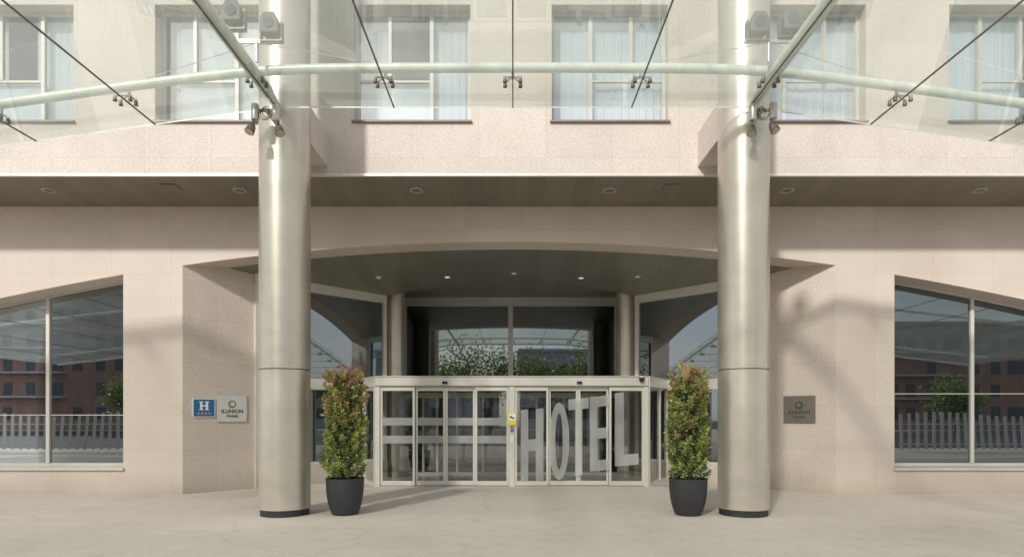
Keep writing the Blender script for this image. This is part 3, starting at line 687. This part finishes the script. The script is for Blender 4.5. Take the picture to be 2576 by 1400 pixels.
def shrub(cx,cy,top,red,label,seed):
    r=np.random.default_rng(seed)
    s=thing('potted_shrub',(cx,cy,0),label,'potted plant','potted shrubs flanking the entrance')
    MB().lathe((cx,cy,0),[(.185,0),(.205,.008),(.24,.09),(.268,.19),(.288,.30),(.299,.42),(.303,.52),(.303,.565),(.309,.57),(.309,.592),(.298,.594),(.284,.585),(.278,.52)],48,True,False).build('pot',M_POT,s,smooth=True)
    MB().lathe((cx,cy,0),[(.28,.54),(.05,.56)],32,False,True).build('soil',M_SOIL,s)
    m=MB()
    for i in range(9):
        a=r.uniform(0,6.28); p=Vector((cx+.06*math.cos(a),cy+.06*math.sin(a),.55)); h=r.uniform(1.2,top-.75)
        q=p
        for k in range(5):
            nq=Vector((cx+math.cos(a)*(.07+.03*k)+r.normal()*.015,cy+math.sin(a)*(.07+.03*k)+r.normal()*.015,.55+h*(k+1)/5)); m.cyl(q,nq,.011-.0015*k,.0095-.0015*k,7); q=nq
    m.cyl((cx,cy,.5),(cx+.01,cy,top-.25),.009,.009,7)
    C=[];D=[];Ls=[];W=[];K=[]
    nsh=290
    ph=r.uniform(0,6.28,4)
    def R(z,a):
        t=(z-.6)/(top-.6); lump=.025*math.sin(z*5.3+ph[0]+2*a)+.025*math.sin(z*9.1+ph[1]-a)+.015*math.sin(3*a+ph[2]+z*3)
        return (.305+lump)*(1-.24*max(0,t-.45))*(1 if t<.93 else .8)
    for i in range(nsh):
        z=.62+(top-.12-.62)*r.random()**.97; a=r.uniform(0,6.28); rr=R(z,a)*(r.uniform(.6,1.06)); t=(z-.6)/(top-.6)
        p=np.array([cx+math.cos(a)*rr,cy+math.sin(a)*rr,z]); sd=np.array([math.cos(a)*.75,math.sin(a)*.75,r.uniform(.3,1.5)]) ; sd/=np.linalg.norm(sd)
        if r.random()<.6: m.cyl((cx+math.cos(a)*rr*.3,cy+math.sin(a)*rr*.3,z-.14),tuple(p),.004,.003,4,False)
        base=np.array([.15,.21,.065]) if r.random()<.4 else np.array([.34,.38,.12])
        redness=np.clip((t-.38)*1.5*red+.05+r.normal()*.28,0,.95)
        tipc=np.array([.46,.205,.16]) if r.random()<.30+.40*red else np.array([.60,.49,.21])
        nl=r.integers(13,20)
        for k in range(nl):
            h=k/nl; c=p+sd*(h*.12-.05)
            aa=k*2.4; u=np.cross(sd,[0,0,1.001]); u/=np.linalg.norm(u)+1e-6; v=np.cross(sd,u)
            d=sd*(.25+.75*h)+(u*math.cos(aa)+v*math.sin(aa))*(1-.45*h)+r.normal(size=3)*.15; d[2]+=-.15+.1*h
            C.append(c);D.append(d);Ls.append(r.uniform(.055,.095)*(1-.25*h));W.append(r.uniform(.022,.034))
            rd=redness*(.3+.7*h)
            kk=base*(1-rd)+tipc*rd; K.append(np.clip(kk*r.uniform(.6,1.35),0,1))
    for i in range(1300):
        z=.60+(top-.3-.60)*r.random(); a=r.uniform(0,6.28); rr=R(z,a)*math.sqrt(r.random())*.8
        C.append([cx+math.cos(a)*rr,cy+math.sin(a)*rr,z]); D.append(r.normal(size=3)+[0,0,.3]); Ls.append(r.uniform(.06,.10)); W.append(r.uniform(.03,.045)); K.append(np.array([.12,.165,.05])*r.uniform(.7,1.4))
    for i in range(20):
        a=r.uniform(0,6.28); rr=r.uniform(0,.2); b0=np.array([cx+math.cos(a)*rr,cy+math.sin(a)*rr,top-.28]); hh=r.uniform(.1,.34)*(1-rr)
        lean=np.array([math.cos(a)*.3,math.sin(a)*.3,1]); m.cyl(tuple(b0),tuple(b0+lean*hh),.004,.002,4,False)
        for k in range(13):
            h=k/13; aa=k*2.4; d=np.array([math.cos(aa)*.8*(1-.5*h),math.sin(aa)*.8*(1-.5*h),.5+h]); C.append(b0+lean*hh*h);D.append(d);Ls.append(r.uniform(.05,.09));W.append(.022)
            K.append((np.array([.44,.20,.17]) if red>.8 and r.random()<.8 else np.array([.54,.42,.19]))*r.uniform(.7,1.3))
    for i in range(14):
        a=r.uniform(0,6.28); z=r.uniform(.9,top-.2); b0=np.array([cx+math.cos(a)*R(z,a)*.9,cy+math.sin(a)*R(z,a)*.9,z]); lean=np.array([math.cos(a),math.sin(a),.5]); hh=r.uniform(.07,.13)
        m.cyl(tuple(b0),tuple(b0+lean*hh),.003,.002,4,False)
        for k in range(7):
            h=k/7; aa=k*2.4; d=lean*.8+np.array([math.cos(aa),math.sin(aa),math.sin(aa*1.7)])*.6; C.append(b0+lean*hh*h);D.append(d);Ls.append(r.uniform(.06,.09));W.append(.024); K.append((np.array([.48,.25,.19]) if r.random()<.5 else np.array([.42,.44,.15]))*r.uniform(.7,1.2))
    m.build('stem',M_BARK,s,smooth=True)
    leaf_object('foliage',C,D,Ls,W,K,s)
shrub(X(868,10.36),10.36,2.42,1.0,'tall photinia shrub with reddish tips in black pot',3)
shrub(X(1731,10.3),10.3,2.44,.65,'tall yellow green shrub with bronze tips in black pot',11)
# ------------------------------------------------------------ world behind the camera (seen in the glass)
def tree(x,y,h,seed):
    r=np.random.default_rng(seed); t=thing('street_tree',(x,y,0),'leafy street tree standing across the road','tree','street trees across the road')
    m=MB(); m.cyl((x,y,0),(x+.1,y,h*.4),.16,.11,10); tips=[]
    for i in range(9):
        a=r.uniform(0,6.28); q=Vector((x+.1,y,h*(.30+.03*i))); e=q+Vector((math.cos(a)*h*.24,math.sin(a)*h*.24,h*r.uniform(.12,.36))); m.cyl(q,e,.07,.02,7); tips.append(e); tips.append(q.lerp(e,.6))
    tips.append(Vector((x,y,h*.85))); m.build('trunk',M_BARK,t,smooth=True)
    C=[];D=[];Ls=[];W=[];K=[]
    for tp in tips:
        for j in range(150):
            C.append(np.array(tp)+r.normal(size=3)*h*.09); D.append(r.normal(size=3)); Ls.append(r.uniform(.18,.32)); W.append(r.uniform(.13,.2)); K.append(np.array([.20,.26,.065])*r.uniform(.5,1.6))
    leaf_object('crown',C,D,Ls,W,K,t)
for i,(x,y,h) in enumerate(((-5.5,-19,8.6),(-1.8,-20,8.2),(-10,-21,8.0),(2.6,-20,7.8),(6.5,-19,8.4),(-19,-26,4.6),(-25,-28,4.4),(-32,-26,4.8),(18,-27,4.8),(25,-26,4.4),(31,-28,4.6),(37,-26,5))): tree(x,y,h,20+i)
def block(x0,x1,yf,h,mat,label,nf,nw):
    b=thing('apartment_block',((x0+x1)/2,yf-6,0),label,'building','apartment blocks across the road')
    MB().box(x0,x1,yf-12,yf,0,h).box(x0-.3,x1+.3,yf-12.3,yf+.3,h,h+.4).build('wall',mat,b)
    for i in range(nf):
        for j in range(nw):
            if random.random()<.15: continue
            cx=x0+(x1-x0)*(j+.5)/nw; z=1.2+(h-1.5)*i/nf; hw=.5 if j%3 else 1.0
            MB().box(cx-hw,cx+hw,yf+.005,yf+.06,z,z+1.4).build('window',M_BGWIN,b)
        if mat is M_BRICK and i: MB().box(x0+1,x0+(x1-x0)*.45,yf+.01,yf+.9,1.0+(h-1.5)*i/nf-.15,1.0+(h-1.5)*i/nf).build('balcony',M_PALEB,b)
block(-62,-38,-46,15.5,M_BRICK,'red brick apartment block with dark windows',5,9)
block(-36,-24,-54,8,M_BRICK,'low red brick apartment block with dark windows',2,5)
block(42,64,-46,12,M_BRICK,'red brick apartment block with dark windows',4,9)
block(26,40,-54,7,M_PALEB,'low pale rendered apartment block',2,5)
block(1,20,-50,10.5,M_PALEB,'pale blue rendered apartment block',3,8)
block(-20,-2,-52,7.0,M_PALEB,'low pale rendered apartment block',2,6)
for xa_,xb_ in((-32,-16.5),(17.2,32)):
    m=MB(); x=xa_; i=0
    while x<xb_:
        zt=1.68+.10*math.sin(i*.35); s_=.05*math.sin(i*.4); m.add([(x,-1.2,.12),(x+.13,-1.2,.12),(x+.13+s_,-1.3,zt),(x+s_,-1.3,zt),(x,-1.16,.12),(x+.13,-1.16,.12),(x+.13+s_,-1.26,zt),(x+s_,-1.26,zt)],[(0,1,2,3),(7,6,5,4),(0,3,7,4),(1,5,6,2),(3,2,6,7)]); x+=.36; i+=1
    f=thing('railing',((xa_+xb_)/2,-1.2,0),'pale slatted metal railing along the pavement edge','fence','railings along the pavement')
    m.build('slats',M_RAIL,f); MB().box(xa_,xb_,-1.34,-1.31,.3,.36).box(xa_,xb_,-1.40,-1.36,1.2,1.26).build('rail',M_STEEL,f)
# ------------------------------------------------------------ light
SUN=Vector((.48,1,-.70)).normalized()
sl=bpy.data.lights.new('Sun','SUN'); sl.energy=3.3; sl.angle=math.radians(3.5); sl.color=(1,.965,.91)
so=bpy.data.objects.new('Sun',sl); COL.objects.link(so); so.rotation_mode='QUATERNION'; so.rotation_quaternion=SUN.to_track_quat('-Z','Y')
wd=bpy.data.worlds.new('World'); bpy.context.scene.world=wd; wd.use_nodes=True; nt=wd.node_tree
bg=nt.nodes['Background']; sky=nt.nodes.new('ShaderNodeTexSky'); sky.sky_type='NISHITA'; sky.sun_disc=False
sky.sun_elevation=math.asin(-SUN.z); sky.sun_rotation=math.pi+math.atan(.48); sky.air_density=1.0; sky.dust_density=3.0; sky.altitude=600
tc=nt.nodes.new('ShaderNodeTexCoord'); mp=nt.nodes.new('ShaderNodeMapping'); mp.inputs['Scale'].default_value=(1,1,2.6)
nt.links.new(tc.outputs['Generated'],mp.inputs['Vector'])
cf=ramp(nt,noise(nt,mp.outputs[0],2.2,7,.6),[(.36,(.2,.2,.2)),(.60,(.97,.97,.97))])
nt.links.new(mixc(nt,sky.outputs[0],(7.0,7.05,7.1),cf,'MIX'),bg.inputs[0]); bg.inputs[1].default_value=.15
# ------------------------------------------------------------ camera
cd=bpy.data.cameras.new('Camera'); cam=bpy.data.objects.new('Camera',cd); COL.objects.link(cam)
cam.location=(0,0,EYE); cam.rotation_euler=(math.radians(90),0,0); cd.sensor_width=36; cd.lens=36*F/2576
cd.shift_y=(HZ-700)/2576; cd.shift_x=-2/2576; cd.clip_end=600; cd.clip_start=.05
bpy.context.scene.camera=cam
sc_=bpy.context.scene; sc_.view_settings.view_transform='Standard'; sc_.view_settings.look='None'; sc_.view_settings.exposure=0
